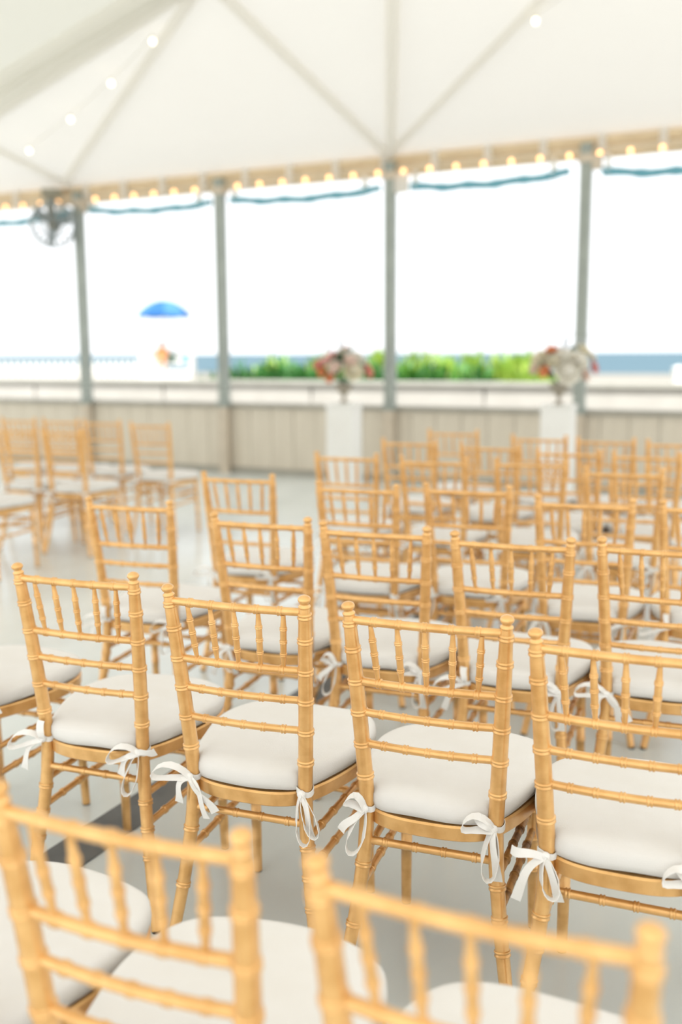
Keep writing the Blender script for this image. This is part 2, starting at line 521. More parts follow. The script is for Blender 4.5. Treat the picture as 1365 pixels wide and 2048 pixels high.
# ------------------------------------------------------------------ the chairs
def lerp(a, b, t): return a + (b - a) * t
def post_xy(s, z):
    if z >= 0.444:
        t = (z - 0.444) / 0.476
        return Vector((s * lerp(0.141, 0.167, t), -0.054 * t ** 1.35, z))
    t = (0.444 - z) / 0.444
    return Vector((s * lerp(0.141, 0.196, t ** 1.5), -0.056 * t ** 1.5, z))
def samples(stops, rings, base, bead=0.0018, half=0.0058):
    """sorted (pos, radius) along a rod, with a double bead at every ring"""
    out = [(s, base(s)) for s in stops]
    for r in rings:
        out = [q for q in out if abs(q[0] - r) > half * 1.15]
        for d, h in ((-1, 0), (-0.8, 0.85), (-0.45, 1), (-0.08, 0.25), (0.08, 0.25), (0.45, 1), (0.8, 0.85), (1, 0)):
            out.append((r + d * half, base(r + d * half) + bead * h))
    out.sort()
    return out
def rod(a, b, rings, r, bow=(0, 0, 0), n=12, bead=0.0022):
    """straight turned rail from a to b, rings as fractions"""
    a, b, bow = Vector(a), Vector(b), Vector(bow)
    L = (b - a).length
    sm_ = samples([0, L * 0.12, L * 0.25, L * 0.4, L * 0.5, L * 0.6, L * 0.75, L * 0.88, L], [f * L for f in rings], lambda s: r, bead, 0.0060)
    pts = [a.lerp(b, s / L) + bow * (4 * (s / L) * (1 - s / L)) for s, _ in sm_]
    return MB().tube(pts, [q for _, q in sm_], n)
def spindle(a, b, n=10):
    a, b = Vector(a), Vector(b)
    L = (b - a).length
    keys = [(0, .0050), (.08, .0054), (.25, .0072), (.5, .0073), (.77, .0071), (.92, .0055), (1, .0050)]
    def base(s):
        f = s / L
        for (f0, r0), (f1, r1) in zip(keys, keys[1:]):
            if f <= f1:
                return lerp(r0, r1, (f - f0) / (f1 - f0))
        return keys[-1][1]
    sm_ = samples([k[0] * L for k in keys] + [0.15 * L, 0.62 * L, 0.85 * L], [0.27 * L, 0.52 * L, 0.77 * L], base, 0.0015, 0.0042)
    return MB().tube([a.lerp(b, s / L) for s, _ in sm_], [q for _, q in sm_], n)

def seat_outline(n=72, grow=0.0):
    """plan of the seat: rounded, wide in front, bowed a little at the rear"""
    key = [(-0.0, -0.030), (0.075, -0.024), (0.128, 0.004), (0.166, 0.075), (0.192, 0.165), (0.203, 0.245), (0.197, 0.32),
           (0.165, 0.385), (0.10, 0.418), (0.0, 0.428)]
    full = key + [(-x, y) for x, y in key[-2:0:-1]]
    m = len(full)
    out = []
    for i in range(n):
        f = i / n * m
        k = int(f)
        t = f - k
        p = [Vector((*full[(k + d) % m], 0)) for d in (-1, 0, 1, 2)]
        q = 0.5 * ((2 * p[1]) + (p[2] - p[0]) * t + (2 * p[0] - 5 * p[1] + 4 * p[2] - p[3]) * t * t + (3 * p[1] - p[0] - 3 * p[2] + p[3]) * t ** 3)
        out.append(q)
    if grow:
        c = Vector((0, 0.2, 0))
        out = [c + (q - c) * (1 + grow / (q - c).length) for q in out]
    return out
def loft(layers, outline, wob=None):
    """layers: (grow, z); closed top and bottom"""
    mb = MB()
    n = len(outline)
    c = Vector((0, 0.2, 0))
    for li, (g_, z) in enumerate(layers):
        for k, q in enumerate(outline):
            d = q - c
            if g_ <= -0.5:       # fraction towards centre
                p = c + d * (1 + g_)
            else:
                p = c + d * (1 + g_ / d.length)
            dz = wob(li, k, p) if wob else 0
            mb.v.append(Vector((p.x, p.y, z + dz)))
    for i in range(len(layers) - 1):
        for k in range(n):
            l = (k + 1) % n
            mb.f.append((i * n + k, i * n + l, (i + 1) * n + l, (i + 1) * n + k))
    mb.f.append(tuple(range(n))[::-1])
    b = (len(layers) - 1) * n
    ci = len(mb.v)
    zc = sum(mb.v[b + k].z for k in range(n)) / n
    mb.v.append(Vector((c.x, c.y, zc)))
    for k in range(n):
        mb.f.append((b + k, b + (k + 1) % n, ci))
    return mb

OUT = seat_outline()
def cushion_mesh(seed):
    rnd = random.Random(seed)
    ph = [rnd.uniform(0, 6.28) for _ in range(6)]
    def wob(li, k, p):
        a = 2 * math.pi * k / len(OUT)
        low = 0.0030 * (math.sin(5 * a + ph[0]) + 0.7 * math.sin(9 * a + ph[1]))
        top = 0.0022 * math.sin(p.x * 22 + ph[2]) + 0.002 * math.sin(p.y * 19 + ph[3])
        if li <= 1: return 0.0022 + low
        if li <= 4: return 0.5 * low + 0.4 * top
        return top
    lay = [(-0.030, 0.4505), (-0.008, 0.4490), (0.003, 0.454), (0.007, 0.468), (0.006, 0.484), (-0.001, 0.4945), (-0.013, 0.4995), (-0.045, 0.5025), (-0.09, 0.504), (-0.6, 0.505), (-0.85, 0.5055)]
    return loft(lay, OUT, wob).mesh('cushion', True, 1.2)
CUSH = [cushion_mesh(i) for i in (3, 8, 21)]
for c_ in CUSH: c_.materials.append(M['cushion'])

def tie_mesh(side, spec, seed):
    """ribbon bow round a back post: spec = (loops, tails), each a tip (dx, dz) from the knot"""
    rnd = random.Random(seed)
    mb = MB()
    zc = 0.452
    pc = post_xy(side, zc)
    R = 0.0195
    loops, tails = spec
    band = []
    for k in range(19):
        a = math.radians(-90 + 360 * k / 18)
        band.append(pc + Vector((R * math.cos(a), R * math.sin(a), 0.004 * math.sin(a * 2))))
    mb.strip(band, Vector((0, 0, 1)), 0.013, 0.0014)
    # ribbon to the cushion corner
    q = Vector((side * 0.105, 0.02, 0.474))
    mb.strip([pc + Vector((-side * R * 0.5, 0.012, 0.002)), pc.lerp(q, 0.5) + Vector((0, -0.004, 0.004)), q], Vector((0, 0.3, 1)), 0.013, 0.0014)
    knot = pc + Vector((spec_dx(spec, side), -R - 0.004, 0.0))
    mb.ball(knot, 0.0105, 8, 1.0, 0.75, 0.95)
    for (dx, dz) in loops:
        tip = Vector((dx, -0.012, dz))
        side_v = Vector((tip.z, 0, -tip.x)).normalized()
        L = tip.length
        wdt = min(0.24 * L + 0.004, 0.02)
        pts, wd = [], []
        for k in range(17):
            f = k / 16
            a = f * math.pi * 2
            along = (1 - math.cos(a)) / 2
            lat = math.sin(a) * wdt * (0.55 + 0.5 * along)
            dr = -0.012 * (along * (1 - along)) * 4 * (0.3 if dz < -0.06 else -1.0)
            pts.append(knot + tip * along + side_v * lat + Vector((0, -0.010 * math.sin(f * math.pi), dr)))
            wd.append(Vector((0.25 * side_v.x, 1.0, 0.35 * side_v.z)) if 0.3 < f < 0.7 else Vector((0.6 * side_v.x, 0.9, 0.6 * side_v.z)))
        mb.strip(pts, wd, 0.0175, 0.0012)
    for (dx, dz) in tails:
        tip = Vector((dx, -0.006, dz))
        side_v = Vector((tip.z, 0, -tip.x)).normalized()
        j = rnd.uniform(-0.008, 0.008)
        pts = []
        for k in range(11):
            f = k / 10
            pts.append(knot + Vector((tip.x * (1.25 * f - 0.25 * f * f), -0.010 * math.sin(f * math.pi) - 0.004, tip.z * (0.55 * f + 0.45 * f * f))) + side_v * (j * math.sin(f * 5)))
        mb.strip(pts, [side_v + Vector((0, 0.5 * math.sin(3 * k / 10 + j * 90), 0)) for k in range(11)], [0.013 + 0.008 * (k / 10) for k in range(11)], 0.0012)
    me = mb.mesh('ribbon_tie', True, 1.0)
    me.materials.append(M['ribbon'])
    return me
def spec_dx(spec, side):
    return 0.0
BOWS = {
    'AL': ([(-0.088, -0.022)], [(-0.062, -0.085), (0.006, 0.05)]),
    'AR': ([(-0.074, -0.020), (-0.026, -0.105)], [(0.052, 0.018), (-0.052, -0.060)]),
    'BL': ([(-0.088, 0.002)], [(-0.034, -0.062), (0.062, -0.080), (0.050, -0.092)]),
    'BR': ([(0.016, -0.110), (0.044, -0.088)], [(0.030, -0.095)]),
    'CL': ([(-0.036, 0.022), (-0.026, -0.098)], [(-0.05, -0.06)]),
    'CR': ([(-0.062, 0.006), (-0.006, -0.105)], [(0.010, -0.112), (-0.030, 0.030)]),
    'DL': ([(0.022, -0.075)], [(-0.060, -0.098), (-0.066, 0.010), (0.030, -0.088)]),
}
TIES = {}
for i, k in enumerate(BOWS):
    for s in (-1, 1):
        TIES[(k, s)] = tie_mesh(s, BOWS[k] if (s < 0) == (k[1] == 'L') else ([(-a, b) for a, b in BOWS[k][0]], [(-a, b) for a, b in BOWS[k][1]]), i)

def shared(mb, name, m='gold', angle=0.9):
    me = mb.mesh(name, True, angle)
    me.materials.append(M[m])
    return me
CH = {}
POST_RINGS = [0.180, 0.250, 0.318, 0.522, 0.597, 0.671, 0.742, 0.815, 0.872]
def post_r(z):
    ks = [(0, .0128), (.06, .0138), (.2, .0155), (.4, .0168), (.55, .0170), (.7, .0166), (.8, .0158), (.87, .0138), (.893, .0122)]
    for (z0, r0), (z1, r1) in zip(ks, ks[1:]):
        if z <= z1: return lerp(r0, r1, (z - z0) / (z1 - z0))
    return ks[-1][1]
for s in (-1, 1):
    sm_ = samples([0.004 + 0.0889 * k / 1 * 1.0 for k in range(11)], POST_RINGS, post_r, 0.0028, 0.0072)
    CH[('post', s)] = shared(MB().tube([post_xy(s, z) for z, _ in sm_], [r for _, r in sm_], 16), 'back_post')
    p, q = post_xy(s, 0.893), post_xy(s, 0.92)
    ax = (q - p).normalized()
    mt = Matrix.Translation(p) @ Vector((0, 0, 1)).rotation_difference(ax).to_matrix().to_4x4()
    CH[('finial', s)] = shared(MB().lathe([(.0118, -.004), (.0135, .0), (.0135, .0025), (.0100, .0050), (.0096, .0085), (.0125, .0115), (.0144, .0155), (.0142, .0190), (.0120, .0225), (.0070, .0255), (.001, .0268)], 18, mt), 'finial', angle=1.2)
    f0, f1 = Vector((s * 0.160, 0.365, 0.425)), Vector((s * 0.166, 0.385, 0.004))
    L = (f1 - f0).length
    sm_ = samples([0, .1, .2, .3, .38, L], [0.10, 0.175, 0.26], lambda d: lerp(0.0165, 0.0128, d / L), 0.0018, 0.006)
    CH[('leg', s)] = shared(MB().tube([f0.lerp(f1, d / L) for d, _ in sm_], [r for _, r in sm_], 14), 'front_leg')
    for nm, pt in (('pg', post_xy(s, 0)), ('lg', f1)):
        CH[(nm, s)] = shared(MB().lathe([(.0115, 0.0), (.0125, .003), (.012, .008)], 12, Matrix.Translation((pt.x, pt.y, 0))), 'leg_glide', 'glide')
    for z, k in ((0.335, 'hi'), (0.262, 'lo')):
        a = post_xy(s, z) + Vector((0, 0.010, 0)); b = f0.lerp(f1, (0.425 - z - 0.008) / 0.421) - Vector((0, 0.009, 0))
        CH[('side', s, k)] = shared(rod(a, b, (0.2, 0.4, 0.6, 0.8), 0.0088), 'side_stretcher')
        CH[('sidedark', s, k)] = shared(rod(a, b, (0.2, 0.4, 0.6, 0.8), 0.0088), 'side_stretcher', 'gold_dark')
for z, k in ((0.342, 'hi'), (0.285, 'lo')):
    CH[('front', k)] = shared(rod((-0.150, 0.368 + (0.425 - z) * 0.047, z), (0.150, 0.368 + (0.425 - z) * 0.047, z), (0.17, 0.34, 0.5, 0.66, 0.83), 0.0086), 'front_stretcher')
def rail(z, r, rings, bow=-0.010, inset=0.011):
    a, b = post_xy(-1, z), post_xy(1, z)
    return rod(a + Vector((inset, 0, 0)), b - Vector((inset, 0, 0)), rings, r, (0, bow, 0), 12)
FIVE = (0.145, 0.322, 0.5, 0.678, 0.855)
CH['top'] = shared(rail(0.880, 0.0092, FIVE), 'top_rail')
CH['r2'] = shared(rail(0.742, 0.0092, FIVE), 'back_rail')
CH['r3'] = shared(rail(0.671, 0.0086, FIVE), 'back_rail')
CH['r4'] = shared(rail(0.598, 0.0086, FIVE), 'back_rail')
CH['rear'] = shared(rail(0.372, 0.0088, (0.13, 0.38, 0.62, 0.87), 0.0), 'rear_stretcher')
for i, f in enumerate(FIVE):
    a0, a1, b0, b1 = post_xy(-1, .88), post_xy(1, .88), post_xy(-1, .742), post_xy(1, .742)
    bw = Vector((0, -0.010 * 4 * f * (1 - f), 0))
    CH[('sp', i)] = shared(spindle(a0.lerp(a1, f) + bw - Vector((0, 0, .008)), b0.lerp(b1, 0.5 + (f - 0.5) * 0.96) + bw + Vector((0, 0, .008))), 'spindle')
CH['seat'] = shared(loft([(-0.02, 0.4130), (0.0, 0.4130), (0.004, 0.4160), (0.005, 0.4440), (0.001, 0.4480), (-0.03, 0.448)], OUT), 'seat_frame', angle=0.5)

def make_chair(name, label, x, y, rz, bows=('AL', 'AR'), cush=0, group=None, dark=False):
    t = thing(name, label, 'chair', (x, y, 0), rz, group)
    for s in (-1, 1):
        p = link('back_post', CH[('post', s)], None, t)
        link('finial', CH[('finial', s)], None, p)
        link('leg_glide', CH[('pg', s)], None, p)
        l = link('front_leg', CH[('leg', s)], None, t)
        link('leg_glide', CH[('lg', s)], None, l)
        for k in ('hi', 'lo'):
            link('side_stretcher', CH[('sidedark' if dark and s > 0 else 'side', s, k)], None, t)
    for k in ('hi', 'lo'):
        link('front_stretcher', CH[('front', k)], None, t)
    link('rear_stretcher', CH['rear'], None, t)
    link('top_rail', CH['top'], None, t)
    for k in ('r2', 'r3', 'r4'):
        link('back_rail', CH[k], None, t)
    for i in range(5):
        link('spindle', CH[('sp', i)], None, t)
    link('seat_frame', CH['seat'], None, t)
    c = link('cushion', CUSH[cush], None, t)
    c['label'] = 'ivory tie-on seat cushion'
    for s, b in zip((-1, 1), bows):
        link('ribbon_tie', TIES[(b, s)], None, c)
    return t

G = 'gold chairs with tied ivory cushions'
chairs = [
    # name of the spot only used here: x, y, rotation, bows, label
    (-1.150, 0.905, 0.065, ('AL', 'BR'), 'gold chair cut by the lower left corner, only its cushion in view'),
    (-0.710, 0.906, 0.065, ('BL', 'CR'), 'blurred gold chair back in the lower left foreground'),
    (-0.278, 0.911, 0.041, ('CL', 'AR'), 'blurred gold chair back in the lower right foreground, nearest to the camera'),
    (-2.185, 1.960, 0.096, ('AL', 'AR'), 'gold chair at left edge, only cushion corner and legs showing'),
    (-1.621, 1.901, 0.096, ('AL', 'AR'), 'sharp gold chair with bows, leftmost of the four in focus'),
    (-1.142, 1.865, 0.094, ('BL', 'BR'), 'sharp gold chair with hanging bows, second of the four in focus'),
    (-0.703, 1.887, 0.095, ('CL', 'CR'), 'sharp gold chair with dark worn side stretchers, third in focus'),
    (-0.295, 1.845, 0.066, ('DL', 'CR'), 'sharp gold chair cut by right edge, rightmost of the four in focus'),
    (-2.234, 2.908, 0.115, ('AL', 'AR'), 'gold aisle chair standing alone just ahead of the leftmost sharp chair'),
    (-1.614, 2.785, 0.082, ('DL', 'BR'), 'gold chair, second from the aisle, one row ahead of the focus row'),
    (-1.211, 2.779, 0.092, ('CL', 'CR'), 'gold chair, third from the aisle, one row ahead of the focus row'),
    (-0.780, 2.774, 0.096, ('AL', 'CR'), 'gold chair, fourth from the aisle, one row ahead of the focus row'),
    (-0.373, 2.852, 0.100, ('BL', 'AR'), 'gold chair at right edge, one row ahead of the focus row'),
    (-2.286, 3.739, 0.086, ('BL', 'CR'), 'gold aisle chair, two rows ahead of the focus row'),
    (-1.668, 3.644, 0.084, ('AL', 'BR'), 'gold chair, second from the aisle, two rows ahead of the focus row'),
    (-1.249, 3.773, 0.103, ('CL', 'CR'), 'gold chair, third from the aisle, two rows ahead of the focus row'),
    (-0.752, 3.604, 0.096, ('DL', 'AR'), 'gold chair, fourth from the aisle, two rows ahead of the focus row'),
    (-0.321, 3.655, 0.100, ('AL', 'BR'), 'gold chair at right edge, two rows ahead of the focus row'),
    (-2.236, 4.737, 0.101, ('CL', 'AR'), 'gold aisle chair in front of the left white pedestal'),
    (-1.742, 4.714, 0.102, ('AL', 'CR'), 'gold chair, second from the aisle, three rows ahead of the focus row'),
    (-1.270, 4.786, 0.100, ('BL', 'BR'), 'gold chair, third from the aisle, three rows ahead of the focus row'),
    (-0.789, 4.590, 0.100, ('DL', 'AR'), 'gold chair, fourth from the aisle, three rows ahead of the focus row'),
    (-2.249, 5.654, 0.102, ('AL', 'AR'), 'gold aisle chair in the second row from the front'),
    (-1.708, 5.541, 0.095, ('BL', 'CR'), 'gold chair, second from the aisle in the second row from the front'),
    (-1.223, 5.393, 0.100, ('CL', 'AR'), 'gold chair, third from the aisle in the second row from the front'),
    (-0.809, 5.365, 0.100, ('AL', 'BR'), 'gold chair, fourth from the aisle in the second row from the front'),
    (-2.255, 6.463, 0.105, ('DL', 'AR'), 'gold aisle chair in the frontmost row, farthest right-block chair'),
    (-1.599, 6.220, 0.099, ('AL', 'CR'), 'gold chair, second from the aisle in the frontmost row'),
    (-1.180, 6.190, 0.100, ('CL', 'AR'), 'gold chair in the frontmost row, just right of the right pedestal'),
    (-0.760, 6.160, 0.100, ('BL', 'BR'), 'gold chair in the frontmost row at the right edge'),
    (-4.666, 6.320, 0.100, ('AL', 'AR'), 'gold chair across the aisle, rightmost of the far left row'),
    (-5.220, 6.430, 0.100, ('BL', 'AR'), 'gold chair across the aisle, second from right in its far row'),
    (-5.645, 6.430, 0.100, ('AL', 'CR'), 'gold chair across the aisle, third from right in its far row'),
    (-6.070, 6.400, 0.100, ('CL', 'AR'), 'gold chair across the aisle, far row, at the left edge'),
    (-4.840, 5.530, 0.100, ('DL', 'BR'), 'gold chair across the aisle, rightmost in the middle left row'),
    (-5.265, 5.520, 0.100, ('AL', 'AR'), 'gold chair across the aisle, middle row, at the left edge'),
    (-4.880, 4.680, 0.100, ('BL', 'CR'), 'gold chair across the aisle, nearest there, its back cut by the edge'),
]
for i, (x, y, rz, bows, label) in enumerate(chairs):
    make_chair('bamboo_chair', label, x, y, rz, bows, i % 3, G, dark=(i == 6))

# ------------------------------------------------------------------ pedestals and flowers
RIGHT = Vector((CT, ST, 0))
NEAR = Vector((ST, -CT, 0))
def rose_mesh(r, m, seed):
    rnd = random.Random(seed)
    mb = MB()
    mb.ball((0, 0, 0), r * 0.55, 8, 1, 1, 0.9)
    for ring, (cnt, rad, tilt, size) in enumerate(((4, 0.42, 0.25, 0.62), (5, 0.62, 0.62, 0.75), (7, 0.78, 1.05, 0.85))):
        for k in range(cnt):
            a = 2 * math.pi * (k + 0.5 * ring) / cnt + rnd.uniform(-.15, .15)
            mt = Matrix.Rotation(a, 4, 'Z') @ Matrix.Translation((rad * r * 0.55, 0, -0.18 * r * ring)) @ Matrix.Rotation(tilt, 4, 'Y')
            b = len(mb.v)
            for j in range(4):
                for i in range(5):
                    u, v = (i / 4 - 0.5) * 2, j / 3
                    w = size * r * (0.45 + 0.55 * math.sin(math.pi * min(v * 0.75 + 0.15, 1)))
                    p = Vector((0.25 * r * (u * u) * -1 + 0.22 * r * v * v, u * w * 0.75, v * size * r * 1.15 - 0.2 * r))
                    mb.v.append(mt @ p)
            for j in range(3):
                for i in range(4):
                    q = b + j * 5 + i
                    mb.f.append((q, q + 1, q + 6, q + 5))
    me = mb.mesh('rose', True, 1.4)
    me.materials.append(M[m])
    return me
def leaf(mb, base, d, L, w, curl=0.25):
    d = d.normalized()
    s = d.cross(Vector((0.1, 0.2, 1)))
    if s.length < 0.1: s = d.cross(Vector((1, 0, 0)))
    s.normalize()
    n = s.cross(d)
    b = len(mb.v)
    for f, wf_ in ((0, 0.08), (0.3, 0.85), (0.65, 0.8), (1, 0.04)):
        c = base + d * (L * f) - n * (curl * L * f * f)
        mb.v += [c - s * (w * wf_ / 2), c + n * (0.08 * w * wf_), c + s * (w * wf_ / 2)]
    for i in range(3):
        for k in range(2):
            q = b + i * 3 + k
            mb.f.append((q, q + 1, q + 4, q + 3))
def arrangement(label, x, y, z, blooms, seed):
    rnd = random.Random(seed)
    t = thing('flower_arrangement', label, 'flowers', (x, y, z), 0, 'flower arrangements on white pedestals')
    v = MB().lathe([(0.048, 0.0), (0.05, 0.008), (0.030, 0.02), (0.014, 0.04), (0.013, 0.06), (0.03, 0.085), (0.065, 0.125), (0.088, 0.17), (0.092, 0.19), (0.085, 0.192), (0.06, 0.15), (0.01, 0.12)], 24)
    v.build('vase', M['vase'], t)
    c = Vector((0, 0, 0.36))
    cache = {}
    for (dx, dz, dy, r, m) in blooms:
        r *= 1.08
        p = c + RIGHT * dx * 1.08 + NEAR * (dy * 1.25) + Vector((0, 0, dz * 1.05))
        key = (round(r, 3), m)
        if key not in cache: cache[key] = rose_mesh(r, m, int(r * 1000))
        o = link('rose', cache[key], None, t)
        o.location = p
        d = (p - Vector((0, 0, 0.22))).normalized()
        o.rotation_euler = Vector((0, 0, 1)).rotation_difference(d).to_euler()
        o['label'] = m.replace('_petal', '') + ' bloom'
        MB().tube([Vector((0, 0, 0.17)), p * 0.5 + Vector((0, 0, 0.1)), p - d * r * 0.4], 0.004, 6).build('stem', M['flower_leaf'], t)
    for nm, m, cnt, R0, L, w in (('foliage', 'flower_leaf', 130, 0.15, 0.075, 0.042), ('sage_foliage', 'sage', 90, 0.19, 0.085, 0.03)):
        mb = MB()
        for k in range(cnt):
            th, ph = rnd.uniform(0, 6.283), rnd.uniform(-0.45, 1.2)
            d = Vector((math.cos(th) * math.cos(ph), math.sin(th) * math.cos(ph), math.sin(ph)))
            base = c + Vector((d.x * R0 * 1.12, d.y * R0 * 1.12, d.z * R0 * 0.8)) * rnd.uniform(0.55, 1.05) + Vector((0, 0, -0.03))
            leaf(mb, base, d + Vector((rnd.uniform(-.6, .6), rnd.uniform(-.6, .6), rnd.uniform(-.4, .6))), L * rnd.uniform(.7, 1.3), w * rnd.uniform(.7, 1.2))
        mb.build(nm, M[m], t)
    mb = MB()
    for k in range(16):
        th, el = rnd.uniform(0, 6.283), rnd.uniform(0.5, 1.35)
        d = Vector((math.cos(th) * math.cos(el), math.sin(th) * math.cos(el), math.sin(el)))
        L = rnd.uniform(0.26, 0.36)
        tip = c + d * L
        mb.tube([c, c + d * L * 0.6, tip], 0.0022, 5)
        for q in range(12):
            f = 0.5 + 0.5 * q / 11
            leaf(mb, c + d * L * f, d + Vector((rnd.uniform(-1, 1), rnd.uniform(-1, 1), rnd.uniform(-.6, .6))), 0.035, 0.013)
    mb.build('filler_sprigs', M['haze_leaf'], t)
def pedestal(label, x, y, h):
    t = thing('pedestal', label, 'pedestal', (x, y, 0), 0.06, 'white flower pedestals')
    MB().box(-0.135, 0.135, -0.135, 0.135, 0.0, h - 0.03).build('shaft', M['white_paint'], t, smooth=False)
    MB().box(-0.148, 0.148, -0.148, 0.148, h - 0.03, h).build('top_slab', M['white_paint'], t, smooth=False)
    MB().box(-0.143, 0.143, -0.143, 0.143, 0.0, 0.05).build('plinth', M['white_paint'], t, smooth=False)
pedestal('white square pedestal left of the middle tent post', -4.26, 8.90, 0.945)
pedestal('white square pedestal under the right-hand flowers', -2.13, 8.90, 0.965)
arrangement('coral, blush and cream rose arrangement on the left white pedestal', -4.26, 8.90, 0.945, [
    (0.085, -0.035, 0.17, 0.085, 'cream_petal'), (0.225, -0.045, 0.10, 0.058, 'coral_petal'), (-0.235, 0.02, 0.10, 0.05, 'coral_petal'),
    (-0.20, -0.045, 0.12, 0.05, 'orange_petal'), (-0.085, -0.005, 0.18, 0.055, 'blush_petal'), (-0.115, 0.10, 0.10, 0.05, 'pink_petal'),
    (0.13, 0.085, 0.12, 0.062, 'ivory_petal'), (0.06, 0.06, 0.18, 0.055, 'blush_petal'), (-0.03, 0.12, 0.04, 0.055, 'cream_petal'),
    (-0.165, 0.055, 0.15, 0.05, 'pink_petal'), (0.19, 0.03, -0.08, 0.055, 'ivory_petal'), (-0.1, 0.05, -0.18, 0.06, 'cream_petal'),
    (0.05, 0.02, -0.2, 0.06, 'pink_petal'), (-0.13, -0.10, 0.13, 0.045, 'orange_petal'), (0.02, 0.16, -0.05, 0.05, 'blush_petal')], 4)
arrangement('large ivory, orange and pink flower arrangement on the right white pedestal', -2.13, 8.90, 0.965, [
    (0.02, -0.055, 0.19, 0.100, 'ivory_petal'), (0.115, 0.035, 0.17, 0.080, 'ivory_petal'), (0.0, 0.065, 0.17, 0.070, 'ivory_petal'),
    (0.175, 0.115, 0.08, 0.062, 'cream_petal'), (-0.205, 0.055, 0.12, 0.066, 'cream_petal'), (-0.23, -0.03, 0.09, 0.05, 'blush_petal'),
    (-0.105, 0.12, 0.12, 0.046, 'orange_petal'), (-0.165, -0.055, 0.15, 0.046, 'orange_petal'), (0.185, -0.085, 0.12, 0.056, 'blush_petal'),
    (0.27, -0.03, 0.06, 0.056, 'coral_petal'), (0.255, 0.06, 0.03, 0.055, 'ivory_petal'), (-0.09, 0.03, 0.16, 0.058, 'cream_petal'),
    (0.05, 0.08, -0.16, 0.07, 'ivory_petal'), (-0.12, 0.04, -0.17, 0.06, 'pink_petal'), (0.17, 0.0, -0.15, 0.06, 'cream_petal')], 9)

# ------------------------------------------------------------------ wall fan under the eave
ft = thing('wall_fan', 'grey caged fan hanging from the eave beside the left tent post', 'fan', (-8.78, 9.98, 3.03), 0.62)
tilt = Matrix.Rotation(math.radians(97), 4, 'X')
def ring(rad, z, rr, mb, n=32):
    mb.tube([tilt @ Vector((rad * math.cos(2 * math.pi * k / n), rad * math.sin(2 * math.pi * k / n), z)) for k in range(n)], rr, 6, closed=True)
cage = MB()
for z, rads in ((0.07, (0.10, 0.17, 0.25)), (-0.05, (0.16, 0.25)), (0.01, (0.275,))):
    for rad in rads: ring(rad, z, 0.011 if rad > 0.24 else 0.006, cage)
for k in range(20):
    a = 2 * math.pi * k / 20
    e = Vector((math.cos(a), math.sin(a), 0))
    cage.tube([tilt @ (e * 0.04 + Vector((0, 0, 0.08))), tilt @ (e * 0.25 + Vector((0, 0, 0.07))), tilt @ (e * 0.275 + Vector((0, 0, 0.01))), tilt @ (e * 0.25 + Vector((0, 0, -0.05))), tilt @ (e * 0.07 + Vector((0, 0, -0.07)))], 0.0045, 5)
cage.build('cage', M['fan_wire'], ft)
for k in range(3):
    a = 2 * math.pi * k / 3 + 0.35
    mb = MB()
    for j in range(6):
        f = j / 5
        for i in range(4):
            u = i / 3 - 0.5
            w = 0.06 + 0.10 * f - 0.05 * f * f
            p = Vector((0.04 + 0.19 * f, u * w, 0.06 * u * (1 - 0.3 * f)))
            mb.v.append(tilt @ (Matrix.Rotation(a, 4, 'Z') @ p))
    for j in range(5):
        for i in range(3):
            q = j * 4 + i
            mb.f.append((q, q + 1, q + 5, q + 4))
    mb.build('blade', M['fan_wire'], ft)
MB().lathe([(0.03, -0.24), (0.075, -0.22), (0.085, -0.12), (0.08, -0.06), (0.03, -0.03), (0.02, 0.09)], 18, tilt).build('motor', M['fan_grey'], ft)
MB().tube([(0.0, 0.16, 0.0), (-0.04, 0.20, 0.16), (-0.04, 0.22, 0.42)], [0.05, 0.055, 0.05], 12).build('mount_arm', M['fan_grey'], ft)
MB().box(-0.14, 0.10, 0.14, 0.30, 0.36, 0.46).build('mount_plate', M['fan_grey'], ft, smooth=False)

# ------------------------------------------------------------------ beach: hedge, fence, lifeguard stand, white post
def shrub_mesh(seed, leaves, L, w):
    rnd = random.Random(seed)
    mb = MB()
    for k in range(leaves):
        th, ph = rnd.uniform(0, 6.283), math.asin(rnd.uniform(-0.25, 1))
        d = Vector((math.cos(th) * math.cos(ph), math.sin(th) * math.cos(ph), math.sin(ph)))
        lump = 1 + 0.18 * math.sin(3 * th + seed) + 0.12 * math.sin(7 * th + 5 * ph)
        base = Vector((d.x * 0.55, d.y * 0.55, 0.45 + d.z * 0.5)) * 1.0
        base = Vector((base.x * lump, base.y * lump, base.z * (0.85 + 0.15 * lump))) * (rnd.random() ** 0.25)
        leaf(mb, base, d + Vector((rnd.uniform(-.7, .7), rnd.uniform(-.7, .7), rnd.uniform(0, .9))), L * rnd.uniform(.7, 1.3), w * rnd.uniform(.7, 1.2))
    return mb
SH = {}
for m in ('leaf_dark', 'leaf_mid', 'leaf_lime'):
    for v_ in range(2):
        me = shrub_mesh(len(SH) + 3, 520, 0.20, 0.085).mesh('foliage', True, 1.4)
        me.materials.append(M[m])
        SH[(m, v_)] = me
stem_me = MB()
for k in range(5):
    a = 2 * math.pi * k / 5
    stem_me.tube([(0.05 * math.cos(a), 0.05 * math.sin(a), 0), (0.2 * math.cos(a), 0.2 * math.sin(a), 0.4), (0.3 * math.cos(a), 0.3 * math.sin(a), 0.75)], [0.025, 0.018, 0.008], 6)
stem_me = stem_me.mesh('stem')
stem_me.materials.append(M['stem'])
def px(u, d): return (u - 682.5) / 1991 * d
hedge = []
rnd = random.Random(11)
for k in range(7):      # low darker shrubs of the left part
    hedge.append((px(418 + 38 * k, 21) + rnd.uniform(-.1, .1), 21 + rnd.uniform(-.3, .3), (1.30, 1.42, 1.52, 1.57, 1.60, 1.58, 1.60)[k], 'leaf_dark'))
